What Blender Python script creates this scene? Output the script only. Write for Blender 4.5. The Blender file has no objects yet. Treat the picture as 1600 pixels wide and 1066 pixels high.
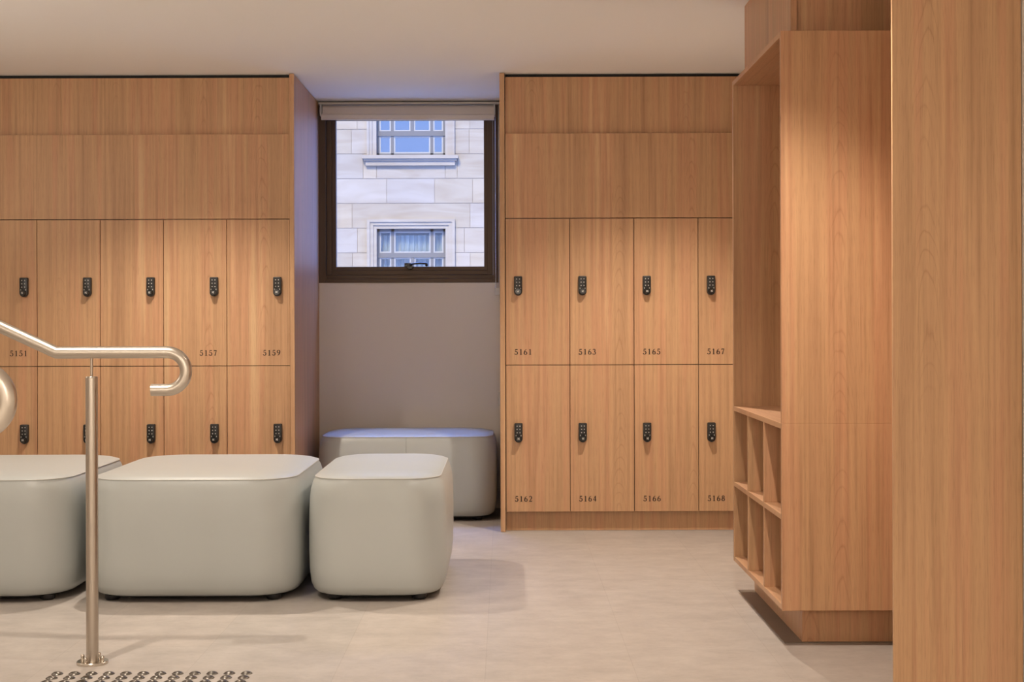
import bpy, bmesh, math, random
from mathutils import Vector, Matrix
random.seed(7)
S = bpy.context.scene
COL = S.collection

# ------------------------------------------------------------------ camera
cam = bpy.data.cameras.new('camera'); co = bpy.data.objects.new('camera', cam); COL.objects.link(co)
co.location = (0, 0, 1.05); co.rotation_euler = (math.radians(90), math.radians(0.17), 0)
cam.sensor_width = 36; cam.lens = 50.0; cam.shift_x = 0.0075; cam.shift_y = -0.0181
cam.clip_start = 0.05; cam.clip_end = 300
S.camera = co
# ------------------------------------------------------------------ world, exposure
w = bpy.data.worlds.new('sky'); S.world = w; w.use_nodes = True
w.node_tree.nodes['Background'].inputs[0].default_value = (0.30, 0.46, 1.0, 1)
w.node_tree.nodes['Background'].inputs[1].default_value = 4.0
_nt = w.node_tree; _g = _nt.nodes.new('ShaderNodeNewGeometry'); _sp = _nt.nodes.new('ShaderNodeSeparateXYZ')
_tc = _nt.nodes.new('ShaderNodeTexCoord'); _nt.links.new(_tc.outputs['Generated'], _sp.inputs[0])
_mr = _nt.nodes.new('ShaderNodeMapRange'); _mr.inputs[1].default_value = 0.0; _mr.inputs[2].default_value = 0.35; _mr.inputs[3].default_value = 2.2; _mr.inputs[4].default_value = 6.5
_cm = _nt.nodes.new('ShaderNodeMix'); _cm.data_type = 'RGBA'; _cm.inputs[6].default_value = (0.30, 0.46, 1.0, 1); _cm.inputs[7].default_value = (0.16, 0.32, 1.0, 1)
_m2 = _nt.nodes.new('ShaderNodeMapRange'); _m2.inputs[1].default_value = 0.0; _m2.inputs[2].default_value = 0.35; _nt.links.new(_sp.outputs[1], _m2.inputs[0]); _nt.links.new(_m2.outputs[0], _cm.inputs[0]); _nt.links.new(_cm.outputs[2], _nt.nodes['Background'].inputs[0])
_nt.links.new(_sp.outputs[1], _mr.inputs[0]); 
# high sky on the window side boosted to throw blue light onto the bench
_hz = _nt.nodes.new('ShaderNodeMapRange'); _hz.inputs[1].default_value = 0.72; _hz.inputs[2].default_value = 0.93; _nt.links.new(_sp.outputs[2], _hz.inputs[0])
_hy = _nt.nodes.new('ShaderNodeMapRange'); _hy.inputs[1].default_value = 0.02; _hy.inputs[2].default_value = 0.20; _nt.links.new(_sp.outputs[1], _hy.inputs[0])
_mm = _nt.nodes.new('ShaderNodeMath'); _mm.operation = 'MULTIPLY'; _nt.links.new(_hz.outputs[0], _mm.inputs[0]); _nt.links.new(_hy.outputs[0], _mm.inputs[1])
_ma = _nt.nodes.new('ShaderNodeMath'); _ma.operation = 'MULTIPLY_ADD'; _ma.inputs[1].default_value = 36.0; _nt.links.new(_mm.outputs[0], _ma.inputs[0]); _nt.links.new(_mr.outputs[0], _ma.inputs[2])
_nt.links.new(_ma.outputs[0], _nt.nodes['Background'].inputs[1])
S.view_settings.view_transform = 'Standard'; S.view_settings.look = 'None'
S.view_settings.exposure = 0.0; S.view_settings.gamma = 1.0
try: S.view_settings.use_curve_mapping = False
except Exception: pass
# sun: comes over this building's roof from behind the camera and falls on the stone front opposite
sd = bpy.data.lights.new('sun', 'SUN'); sd.energy = 4.6; sd.color = (1.0, 0.86, 0.55); sd.angle = 0.3
so = bpy.data.objects.new('sun', sd); COL.objects.link(so)
so.rotation_euler = (math.radians(48), 0, math.radians(-14)); so.location = (0, -5, 12)
# ceiling downlights on a 2.2 x 2.3 m grid
LC = (1.0, 0.88, 0.76)
def downlight(x, y, p, ang=112, blend=0.75, r=0.020, z=2.285):
    d = bpy.data.lights.new('downlight_lamp', 'SPOT'); d.energy = p; d.color = LC
    d.spot_size = math.radians(ang); d.spot_blend = blend; d.shadow_soft_size = r
    o = bpy.data.objects.new('downlight_lamp', d); COL.objects.link(o); o.location = (x, y, z)
downlight(-1.52, 6.20, 128)
downlight(0.68, 6.15, 128)
downlight(-1.43, 3.90, 92)
downlight(0.62, 3.90, 106)
downlight(-1.45, 1.60, 90)
downlight(0.60, 1.60, 112)
downlight(-1.45, -0.7, 90)
downlight(0.60, -0.7, 90)

# unseen fill lamps added behind the viewer and at far left: soft general light
def fill_lamp(x, y, z, p):
    d = bpy.data.lights.new('fill_lamp', 'POINT'); d.energy = p; d.color = (1.0, 0.90, 0.80); d.shadow_soft_size = 0.20
    o = bpy.data.objects.new('fill_lamp', d); COL.objects.link(o); o.location = (x, y, z)
fill_lamp(-2.3, -1.2, 1.75, 46)
fill_lamp(0.2, -1.2, 1.75, 58)
fill_lamp(-2.85, 4.9, 1.80, 14)

# ------------------------------------------------------------------ constants
CZ = 2.3035      # ceiling height
YP, YD, YK, YW = 7.124, 7.134, 7.175, 8.071   # end panels, doors, kickboard, window wall

# ------------------------------------------------------------------ materials
def newmat(name):
    m = bpy.data.materials.new(name); m.use_nodes = True
    nt = m.node_tree; b = nt.nodes['Principled BSDF']
    return m, nt, b
def plain(name, col, rough=0.5, metal=0.0, bump=0.0, bscale=200, var=0.0, vscale=3.0):
    m, nt, b = newmat(name)
    b.inputs['Base Color'].default_value = (*col, 1); b.inputs['Roughness'].default_value = rough
    b.inputs['Metallic'].default_value = metal
    g = nt.nodes.new('ShaderNodeNewGeometry')
    if var:
        n = nt.nodes.new('ShaderNodeTexNoise'); n.inputs['Scale'].default_value = vscale; n.inputs['Detail'].default_value = 3
        nt.links.new(g.outputs['Position'], n.inputs['Vector'])
        mx = nt.nodes.new('ShaderNodeMix'); mx.data_type = 'RGBA'
        nt.links.new(n.outputs['Fac'], mx.inputs[0])
        mx.inputs[6].default_value = (*[c*(1-var) for c in col], 1); mx.inputs[7].default_value = (*[min(1, c*(1+var)) for c in col], 1)
        nt.links.new(mx.outputs[2], b.inputs['Base Color'])
    if bump:
        n = nt.nodes.new('ShaderNodeTexNoise'); n.inputs['Scale'].default_value = bscale
        nt.links.new(g.outputs['Position'], n.inputs['Vector'])
        bp = nt.nodes.new('ShaderNodeBump'); bp.inputs['Strength'].default_value = bump; bp.inputs['Distance'].default_value = 0.001
        nt.links.new(n.outputs['Fac'], bp.inputs['Height']); nt.links.new(bp.outputs[0], b.inputs['Normal'])
    return m

def wood(name, flat=False, tint=(1, 1, 1), rough=0.42):
    """straight-grained laminate; grain runs up the wall, or along y on boards lying flat"""
    m, nt, b = newmat(name); N = nt.nodes; L = nt.links
    g = N.new('ShaderNodeNewGeometry'); sp = N.new('ShaderNodeSeparateXYZ'); L.new(g.outputs['Position'], sp.inputs[0])
    def math_(op, a, c=None, v=None):
        n = N.new('ShaderNodeMath'); n.operation = op; L.new(a, n.inputs[0])
        if c is not None: L.new(c, n.inputs[1])
        if v is not None: n.inputs[1].default_value = v
        return n.outputs[0]
    if flat: u = sp.outputs[0]; v = sp.outputs[1]; t = sp.outputs[2]
    else:
        u = math_('ADD', sp.outputs[0], math_('MULTIPLY', sp.outputs[1], v=1.0)); v = sp.outputs[2]; t = math_('MULTIPLY', sp.outputs[1], v=0.15)
    def vec(su, sv, st=0.0):
        c = N.new('ShaderNodeCombineXYZ'); L.new(math_('MULTIPLY', u, v=su), c.inputs[0]); L.new(math_('MULTIPLY', v, v=sv), c.inputs[1])
        L.new(math_('MULTIPLY', t, v=st), c.inputs[2]); return c.outputs[0]
    def noise(vc, det=4, rg=0.55, dist=0.0):
        n = N.new('ShaderNodeTexNoise'); n.inputs['Scale'].default_value = 1; n.inputs['Detail'].default_value = det
        n.inputs['Roughness'].default_value = rg; n.inputs['Distortion'].default_value = dist; L.new(vc, n.inputs['Vector']); return n.outputs['Fac']
    def ramp(f, pts):
        r = N.new('ShaderNodeValToRGB'); L.new(f, r.inputs[0]); e = r.color_ramp.elements
        while len(e) < len(pts): e.new(0.5)
        for i, (p, c) in enumerate(pts): e[i].position = p; e[i].color = (*c, 1)
        return r.outputs[0]
    def mix(f, a, c, mode='MIX', k=None):
        n = N.new('ShaderNodeMix'); n.data_type = 'RGBA'; n.blend_type = mode
        if f is not None: L.new(f, n.inputs[0])
        else: n.inputs[0].default_value = k
        L.new(a, n.inputs[6]); L.new(c, n.inputs[7]); return n.outputs[2]
    T = lambda c: tuple(a*b_ for a, b_ in zip(c, tint))
    # slow bands across the sheet: honey to pinkish brown
    base = ramp(noise(vec(10.5, 0.35), 3, 0.6), [(0.30, T((0.440, 0.245, 0.128))), (0.47, T((0.550, 0.325, 0.170))), (0.58, T((0.540, 0.288, 0.155))), (0.72, T((0.630, 0.405, 0.220)))])
    # fine vertical streaks
    streak = ramp(noise(vec(70, 1.1), 4, 0.6), [(0.30, (0.74, 0.71, 0.68)), (0.50, (1.0, 1.0, 1.0)), (0.70, (1.12, 1.13, 1.14))])
    c1 = mix(None, base, streak, 'MULTIPLY', 0.75)
    # cathedral figure: stacked arches centred on each flitch of the veneer
    CW = 0.36
    cell = math_('FLOOR', math_('DIVIDE', u, v=CW))
    wn = N.new('ShaderNodeTexWhiteNoise'); wn.noise_dimensions = '1D'; L.new(cell, wn.inputs['W'])
    ws = N.new('ShaderNodeSeparateColor'); L.new(wn.outputs['Color'], ws.inputs[0])
    lu = math_('SUBTRACT', u, math_('MULTIPLY', cell, v=CW))
    cen = math_('ADD', math_('MULTIPLY', ws.outputs[0], v=0.16), v=0.10)
    du = math_('ADD', math_('SUBTRACT', lu, cen), math_('MULTIPLY', math_('SUBTRACT', noise(vec(1.2, 1.3, 1.0), 2), v=0.5), v=0.07))
    par = math_('MULTIPLY', math_('MULTIPLY', du, du), v=130.0)
    fld = math_('ADD', math_('ADD', v, par), math_('MULTIPLY', noise(vec(16, 2.6), 3, 0.5), v=0.16))
    fld = math_('ADD', math_('ADD', fld, ws.outputs[1]), math_('MULTIPLY', noise(vec(1.0, 1.9, 1.0), 2), v=0.75))
    ring = math_('POWER', math_('ABSOLUTE', math_('SINE', math_('MULTIPLY', fld, v=30.0))), v=0.5)
    near = N.new('ShaderNodeMapRange'); L.new(math_('ABSOLUTE', du), near.inputs[0]); near.inputs[1].default_value = 0.085; near.inputs[2].default_value = 0.015
    pn = ramp(noise(vec(2.0, 0.9, 1.0), 1), [(0.44, (0, 0, 0)), (0.58, (1, 1, 1))])
    pbw = N.new('ShaderNodeRGBToBW'); L.new(pn, pbw.inputs[0])
    patch = math_('MULTIPLY', near.outputs[0], pbw.outputs[0])
    ringc = ramp(ring, [(0.0, (0.72, 0.65, 0.60)), (0.62, (1, 1, 1))])
    f2 = N.new('ShaderNodeMix'); f2.data_type = 'RGBA'; L.new(patch, f2.inputs[0]); f2.inputs[6].default_value = (1, 1, 1, 1); L.new(ringc, f2.inputs[7])
    c2 = mix(None, c1, f2.outputs[2], 'MULTIPLY', 0.75)
    # pores
    pore = ramp(noise(vec(420, 14), 2, 0.6), [(0.34, (0.72, 0.68, 0.64)), (0.46, (1, 1, 1))])
    c3 = mix(None, c2, pore, 'MULTIPLY', 0.45)
    L.new(c3, b.inputs['Base Color']); b.inputs['Roughness'].default_value = rough
    b.inputs['Specular IOR Level'].default_value = 0.4
    bp = N.new('ShaderNodeBump'); bp.inputs['Strength'].default_value = 0.12; bp.inputs['Distance'].default_value = 0.001
    L.new(noise(vec(300, 8), 2), bp.inputs['Height']); L.new(bp.outputs[0], b.inputs['Normal'])
    return m

def floor_mat():
    m, nt, b = newmat('vinyl_floor'); N = nt.nodes; L = nt.links
    g = N.new('ShaderNodeNewGeometry')
    def mp(s):
        q = N.new('ShaderNodeMapping'); q.inputs['Scale'].default_value = s; L.new(g.outputs['Position'], q.inputs['Vector']); return q.outputs[0]
    def no(s, det, rg=0.6):
        n = N.new('ShaderNodeTexNoise'); n.inputs['Scale'].default_value = 1; n.inputs['Detail'].default_value = det; n.inputs['Roughness'].default_value = rg
        L.new(mp(s), n.inputs['Vector']); return n.outputs['Fac']
    r = N.new('ShaderNodeValToRGB'); L.new(no((6, 8, 1), 9, 0.72), r.inputs[0])
    e = r.color_ramp.elements; e[0].position = 0.30; e[0].color = (0.360, 0.325, 0.290, 1); e[1].position = 0.68; e[1].color = (0.490, 0.445, 0.400, 1)
    r2 = N.new('ShaderNodeValToRGB'); L.new(no((45, 75, 1), 5, 0.7), r2.inputs[0])
    e = r2.color_ramp.elements; e[0].position = 0.30; e[0].color = (0.84, 0.82, 0.80, 1); e[1].position = 0.45; e[1].color = (1, 1, 1, 1)
    mx = N.new('ShaderNodeMix'); mx.data_type = 'RGBA'; mx.blend_type = 'MULTIPLY'; mx.inputs[0].default_value = 0.6
    L.new(r.outputs[0], mx.inputs[6]); L.new(r2.outputs[0], mx.inputs[7])
    br = N.new('ShaderNodeTexBrick'); br.offset = 0.5; br.inputs['Scale'].default_value = 1
    br.inputs['Brick Width'].default_value = 0.9; br.inputs['Row Height'].default_value = 0.45
    br.inputs['Mortar Size'].default_value = 0.0012; br.inputs['Mortar Smooth'].default_value = 0.3
    br.inputs['Color1'].default_value = (0.98, 0.98, 0.98, 1); br.inputs['Color2'].default_value = (1.03, 1.01, 1.0, 1); br.inputs['Mortar'].default_value = (0.86, 0.84, 0.82, 1)
    q = N.new('ShaderNodeMapping'); q.inputs['Rotation'].default_value = (0, 0, math.radians(90)); q.inputs['Location'].default_value = (0.12, 0.06, 0)
    L.new(g.outputs['Position'], q.inputs['Vector']); L.new(q.outputs[0], br.inputs['Vector'])
    m2 = N.new('ShaderNodeMix'); m2.data_type = 'RGBA'; m2.blend_type = 'MULTIPLY'; m2.inputs[0].default_value = 1
    L.new(mx.outputs[2], m2.inputs[6]); L.new(br.outputs['Color'], m2.inputs[7]); L.new(m2.outputs[2], b.inputs['Base Color'])
    b.inputs['Roughness'].default_value = 0.42; b.inputs['Specular IOR Level'].default_value = 0.35
    return m

def stone_mat():
    m, nt, b = newmat('sandstone'); N = nt.nodes; L = nt.links
    at = N.new('ShaderNodeAttribute'); at.attribute_name = 'tone'
    g = N.new('ShaderNodeNewGeometry'); q = N.new('ShaderNodeMapping'); q.inputs['Scale'].default_value = (0.5, 0.5, 2.2); q.inputs['Rotation'].default_value = (0, 0.25, 0)
    L.new(g.outputs['Position'], q.inputs['Vector'])
    n = N.new('ShaderNodeTexNoise'); n.inputs['Scale'].default_value = 1.3; n.inputs['Detail'].default_value = 7; n.inputs['Distortion'].default_value = 1.6; L.new(q.outputs[0], n.inputs['Vector'])
    r = N.new('ShaderNodeValToRGB'); e = r.color_ramp.elements; L.new(n.outputs['Fac'], r.inputs[0])
    e[0].position = 0.3; e[0].color = (0.39, 0.34, 0.29, 1); e[1].position = 0.62; e[1].color = (0.46, 0.42, 0.38, 1)
    mx = N.new('ShaderNodeMix'); mx.data_type = 'RGBA'; mx.blend_type = 'MULTIPLY'; mx.inputs[0].default_value = 1
    L.new(r.outputs[0], mx.inputs[6]); L.new(at.outputs['Color'], mx.inputs[7]); L.new(mx.outputs[2], b.inputs['Base Color'])
    b.inputs['Roughness'].default_value = 0.9
    return m

def glass_mat(name, tint=(1, 1, 1), refl=0.06):
    m = bpy.data.materials.new(name); m.use_nodes = True; nt = m.node_tree; nt.nodes.clear()
    o = nt.nodes.new('ShaderNodeOutputMaterial'); mx = nt.nodes.new('ShaderNodeMixShader'); t = nt.nodes.new('ShaderNodeBsdfTransparent'); gl = nt.nodes.new('ShaderNodeBsdfGlossy')
    t.inputs[0].default_value = (*tint, 1); gl.inputs['Roughness'].default_value = 0.02
    fr = nt.nodes.new('ShaderNodeFresnel'); fr.inputs[0].default_value = 1.45
    ad = nt.nodes.new('ShaderNodeMath'); ad.operation = 'ADD'; ad.inputs[1].default_value = refl - 0.04; ad.use_clamp = True
    nt.links.new(fr.outputs[0], ad.inputs[0]); gb = nt.nodes.new('ShaderNodeNewGeometry'); inv = nt.nodes.new('ShaderNodeMath'); inv.operation = 'SUBTRACT'; inv.inputs[0].default_value = 1.0
    nt.links.new(gb.outputs['Backfacing'], inv.inputs[1]); mu = nt.nodes.new('ShaderNodeMath'); mu.operation = 'MULTIPLY'
    nt.links.new(ad.outputs[0], mu.inputs[0]); nt.links.new(inv.outputs[0], mu.inputs[1]); nt.links.new(mu.outputs[0], mx.inputs[0])
    nt.links.new(t.outputs[0], mx.inputs[1]); nt.links.new(gl.outputs[0], mx.inputs[2]); nt.links.new(mx.outputs[0], o.inputs[0])
    return m

def steel(name, col, rough, axis_scale):
    m, nt, b = newmat(name); b.inputs['Base Color'].default_value = (*col, 1); b.inputs['Metallic'].default_value = 1; b.inputs['Roughness'].default_value = rough
    g = nt.nodes.new('ShaderNodeNewGeometry'); q = nt.nodes.new('ShaderNodeMapping'); q.inputs['Scale'].default_value = axis_scale
    nt.links.new(g.outputs['Position'], q.inputs['Vector'])
    n = nt.nodes.new('ShaderNodeTexNoise'); n.inputs['Scale'].default_value = 1; n.inputs['Detail'].default_value = 2; nt.links.new(q.outputs[0], n.inputs['Vector'])
    mr = nt.nodes.new('ShaderNodeMapRange'); mr.inputs[3].default_value = rough-0.05; mr.inputs[4].default_value = rough+0.08
    nt.links.new(n.outputs['Fac'], mr.inputs[0]); nt.links.new(mr.outputs[0], b.inputs['Roughness'])
    return m

M = {}
M['wood'] = wood('wood_laminate'); M['wood_flat'] = wood('wood_laminate_boards', True)
M['edge'] = plain('wood_edge_band', (0.50, 0.26, 0.12), 0.45, var=0.06, vscale=40)
M['floor'] = floor_mat()
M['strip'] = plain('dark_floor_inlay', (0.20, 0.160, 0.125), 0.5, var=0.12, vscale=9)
M['paint'] = plain('beige_wall_paint', (0.78, 0.73, 0.67), 0.7, bump=0.05, bscale=300)
M['ceil'] = plain('ceiling_paint', (0.94, 0.925, 0.90), 0.75, bump=0.05, bscale=300)
M['black'] = plain('black_gap', (0.006, 0.006, 0.006), 0.7)
M['vinyl'] = plain('pale_grey_vinyl', (0.445, 0.468, 0.450), 0.38, bump=0.12, bscale=900, var=0.03, vscale=5)
M['pipe'] = plain('vinyl_piping', (0.56, 0.56, 0.53), 0.4, bump=0.05)
M['under'] = plain('black_base_cloth', (0.012, 0.011, 0.010), 0.8)
M['foot'] = plain('black_plastic_foot', (0.015, 0.014, 0.014), 0.35, bump=0.02)
M['lock'] = plain('black_lock_plastic', (0.014, 0.013, 0.012), 0.32, bump=0.04, bscale=600)
M['knob'] = plain('black_knob', (0.010, 0.010, 0.010), 0.2, bump=0.02)
M['mark'] = plain('pale_lock_marks', (0.55, 0.52, 0.48), 0.5, bump=0.02)
M['ink'] = plain('dark_brown_numerals', (0.030, 0.014, 0.008), 0.6, bump=0.02)
M['bronze'] = plain('bronze_window_frame', (0.075, 0.042, 0.022), 0.42, metal=0.3, var=0.1, vscale=8)
M['reveal'] = plain('white_trim_paint', (0.62, 0.58, 0.53), 0.55, bump=0.03)
M['blind'] = plain('cream_blind_fabric', (0.62, 0.55, 0.47), 0.7, bump=0.1, bscale=700)
M['rail'] = plain('cream_blind_rail', (0.68, 0.61, 0.53), 0.3, bump=0.02)
M['plastic'] = plain('white_plastic', (0.62, 0.60, 0.56), 0.35, bump=0.02)
M['chain'] = plain('steel_chain', (0.55, 0.52, 0.48), 0.3, 0.9, bump=0.02)
M['glass'] = glass_mat('window_glass', (0.97, 0.98, 0.98), 0.05)
M['steel_h'] = steel('brushed_steel', (0.60, 0.545, 0.47), 0.31, (3, 40, 40))
M['steel_v'] = steel('brushed_steel_post', (0.50, 0.445, 0.38), 0.28, (160, 160, 2))
M['stud'] = steel('tactile_stud_steel', (0.155, 0.140, 0.120), 0.30, (200, 200, 200))
M['nut'] = plain('polished_nut', (0.62, 0.57, 0.50), 0.17, 1.0, bump=0.02)
M['stone'] = stone_mat()
M['sash'] = plain('grey_painted_window', (0.17, 0.165, 0.17), 0.5, bump=0.03)
M['sashw'] = plain('white_painted_sash', (0.42, 0.42, 0.43), 0.5, bump=0.03)
M['fglass'] = glass_mat('far_window_glass', (0.92, 0.95, 0.97), 0.16)
M['fglass_upper'] = glass_mat('far_window_glass_upper', (0.85, 0.9, 0.95), 0.52)
M['seam'] = plain('vinyl_seam', (0.26, 0.26, 0.24), 0.5, bump=0.02)
M['curtain'] = plain('pale_curtain', (0.85, 0.88, 0.86), 0.8, var=0.1, vscale=3)
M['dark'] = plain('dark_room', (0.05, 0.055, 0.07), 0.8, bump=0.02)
M['street'] = plain('street', (0.25, 0.24, 0.23), 0.9, bump=0.05, var=0.1)

# ------------------------------------------------------------------ mesh helpers
def bx(bm, x0, x1, y0, y1, z0, z1, bev=0.0, seg=2):
    m = Matrix.Translation(((x0+x1)/2, (y0+y1)/2, (z0+z1)/2)) @ Matrix.Diagonal((abs(x1-x0), abs(y1-y0), abs(z1-z0), 1))
    r = bmesh.ops.create_cube(bm, size=1, matrix=m)
    if bev:
        es = list({e for v in r['verts'] for e in v.link_edges})
        bmesh.ops.bevel(bm, geom=es, offset=bev, segments=seg, profile=0.7, affect='EDGES')
    return bm
def box(*a, **k): return bx(bmesh.new(), *a, **k)
def cyl(bm, p0, p1, r0, r1=None, seg=24, caps=True):
    p0 = Vector(p0); p1 = Vector(p1); d = p1-p0; r1 = r0 if r1 is None else r1
    rot = d.to_track_quat('Z', 'Y').to_matrix().to_4x4()
    bmesh.ops.create_cone(bm, cap_ends=caps, segments=seg, radius1=r0, radius2=r1, depth=d.length, matrix=Matrix.Translation((p0+p1)/2) @ rot)
    return bm
def tube(bm, pts, r, seg=20, closed=False, caps=True):
    pts = [Vector(p) for p in pts]; n = len(pts); rings = []
    up = None
    for i, p in enumerate(pts):
        if closed: t = (pts[(i+1) % n]-pts[i-1]).normalized()
        else: t = (pts[min(i+1, n-1)]-pts[max(i-1, 0)]).normalized()
        if up is None:
            up = t.orthogonal().normalized()
        else:
            up = (up - t*up.dot(t)).normalized()
        s = t.cross(up)
        rings.append([bm.verts.new(p + (up*math.cos(a)+s*math.sin(a))*r) for a in [2*math.pi*k/seg for k in range(seg)]])
    for i in range(n if closed else n-1):
        A = rings[i]; B = rings[(i+1) % n]
        for k in range(seg):
            bm.faces.new((A[k], A[(k+1) % seg], B[(k+1) % seg], B[k]))
    if caps and not closed:
        bm.faces.new(rings[0][::-1]); bm.faces.new(rings[-1])
    return bm
def lathe(bm, c, prof, seg=24):
    """prof: list of (radius, z) bottom to top round the vertical through c"""
    c = Vector(c); rings = []
    for r, z in prof:
        rings.append([bm.verts.new(c + Vector((r*math.cos(a), r*math.sin(a), z))) for a in [2*math.pi*k/seg for k in range(seg)]])
    for A, B in zip(rings, rings[1:]):
        for k in range(seg): bm.faces.new((A[k], A[(k+1) % seg], B[(k+1) % seg], B[k]))
    bm.faces.new(rings[0][::-1]); bm.faces.new(rings[-1])
    return bm
def world_loc(o):
    v = Vector((0, 0, 0))
    while o is not None: v = v + Vector(o.location); o = o.parent
    return v
def obj(name, bm, mat, parent=None, smooth=False, org=None):
    bmesh.ops.recalc_face_normals(bm, faces=bm.faces)
    pl = world_loc(parent) if parent else Vector((0, 0, 0))
    wl = Vector(org) if org is not None else pl
    bmesh.ops.translate(bm, verts=bm.verts, vec=-wl)
    me = bpy.data.meshes.new(name); bm.to_mesh(me); bm.free()
    mats = mat if isinstance(mat, (list, tuple)) else [mat]
    for m in mats: me.materials.append(m)
    o = bpy.data.objects.new(name, me); COL.objects.link(o)
    o.parent = parent; o.location = wl - pl
    if smooth:
        for p in me.polygons: p.use_smooth = True
        try: me.set_sharp_from_angle(angle=math.radians(40))
        except Exception: pass
    return o
def tag(o, label, cat, group=None, kind=None):
    o['label'] = label; o['category'] = cat
    if group: o['group'] = group
    if kind: o['kind'] = kind
    return o
def thing(name, label, cat, loc, group=None):
    o = bpy.data.objects.new(name, None); COL.objects.link(o); o.location = loc; o.empty_display_size = 0.1
    return tag(o, label, cat, group)
def struct(name, bm, mat, label, cat, parent=None, smooth=False):
    o = obj(name, bm, mat, parent, smooth)
    if parent is None: tag(o, label, cat, kind='structure')
    return o

# ------------------------------------------------------------------ room shell
XL, XR, YB = -3.32, 1.378, -2.6
struct('floor', box(XL-0.1, XR+0.1, YB-0.1, YW+0.14, -0.12, 0), M['floor'], 'pale stone-look vinyl floor of the locker room', 'floor')
struct('ceiling', box(XL-0.1, XR+0.1, YB-0.1, YW+0.14, CZ, CZ+0.15), M['ceil'], 'smooth cream painted ceiling above the lockers', 'ceiling')
struct('wall_left', box(XL-0.12, XL, YB, YW, 0, CZ), M['paint'], 'plain wall beyond the left edge of the room', 'wall')
struct('wall_right', box(XR, XR+0.12, YB, YW, 0, CZ), M['paint'], 'plain pale wall behind the tall wooden panel at right', 'wall')
struct('wall_near', box(XL, XR, YB-0.12, YB, 0, CZ), M['paint'], 'plain wall behind the viewer', 'wall')
WX0, WX1, WZ0, WZ1 = -1.053, -0.033, 1.277, 2.288
bm = bmesh.new()
bx(bm, XL, WX0, YW, YW+0.14, 0, CZ); bx(bm, WX1, XR, YW, YW+0.14, 0, CZ)
bx(bm, WX0, WX1, YW, YW+0.14, 0, WZ0); bx(bm, WX0, WX1, YW, YW+0.14, WZ1, CZ)
struct('wall_back', bm, M['paint'], 'beige painted wall below and around the window', 'wall')
# skirting of the window niche
bm = bmesh.new(); bx(bm, -1.048, -0.022, YW-0.014, YW, 0, 0.075); bx(bm, -1.048, -0.022, YW-0.010, YW, 0.075, 0.095, 0.003); bx(bm, -1.048, -0.022, YW-0.006, YW, 0.095, 0.108, 0.002)
struct('baseboard_back', bm, M['reveal'], 'low moulded skirting board behind the bench under the window', 'baseboard')
# dark inlay strip at the foot of the open shelf unit
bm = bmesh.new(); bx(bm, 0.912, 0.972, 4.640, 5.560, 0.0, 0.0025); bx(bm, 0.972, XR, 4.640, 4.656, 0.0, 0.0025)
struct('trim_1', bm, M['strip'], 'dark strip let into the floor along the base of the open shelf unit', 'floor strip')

# ------------------------------------------------------------------ window
wb = obj('window_1', box(0, 0.001, 0, 0.001, 0, 0.001), M['bronze']) if False else None
def frame(bm, x0, x1, z0, z1, wl, wr, wb_, wt, y0, y1, bev=0.002):
    bx(bm, x0, x0+wl, y0, y1, z0, z1, bev); bx(bm, x1-wr, x1, y0, y1, z0, z1, bev)
    bx(bm, x0+wl, x1-wr, y0, y1, z0, z0+wb_, bev); bx(bm, x0+wl, x1-wr, y0, y1, z1-wt, z1, bev)
bm = bmesh.new()
frame(bm, WX0, WX1, WZ0, WZ1, 0.043, 0.030, 0.022, 0.03, YW-0.008, YW+0.11)
bx(bm, WX0+0.043, WX1-0.03, YW+0.006, YW+0.11, WZ0+0.022, WZ0+0.044, 0.002)
win = struct('window_1', bm, M['bronze'], 'square awning window with a dark bronze frame above the grey bench', 'window')
bm = bmesh.new()
sx0, sx1, sz0, sz1 = WX0+0.044, WX1-0.031, WZ0+0.045, WZ1-0.031
frame(bm, sx0, sx1, sz0, sz1, 0.028, 0.030, 0.026, 0.03, YW+0.022, YW+0.085)
frame(bm, sx0+0.028, sx1-0.030, sz0+0.026, sz1-0.03, 0.024, 0.020, 0.022, 0.02, YW+0.034, YW+0.078)
sash = obj('window_sash', bm, M['bronze'], win)
obj('window_pane', box(sx0+0.045, sx1-0.045, YW+0.055, YW+0.059, sz0+0.04, sz1-0.045), M['glass'], win)
bm = bmesh.new(); hx, hz = -0.535, 1.372
cyl(bm, (hx, YW+0.03, hz), (hx, YW-0.012, hz), 0.021, 0.017, 20)
bx(bm, hx-0.032, hx+0.02, YW+0.012, YW+0.034, hz-0.008, hz+0.018, 0.004)
tube(bm, [(hx, YW-0.010, hz+0.004), (hx+0.02, YW-0.02, hz+0.012), (hx+0.06, YW-0.018, hz+0.015), (hx+0.095, YW-0.012, hz+0.013)], 0.0055, 10)
cyl(bm, (hx+0.095, YW-0.012, hz+0.004), (hx+0.095, YW-0.030, hz+0.010), 0.008, 0.007, 12)
obj('window_winder', bm, M['knob'], win, True)
struct('trim_2', box(-1.046, -0.024, YW-0.045, YW-0.002, 2.283, 2.296, 0.002), M['reveal'], 'thin pale trim line between ceiling and roller blind', 'trim')

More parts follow.
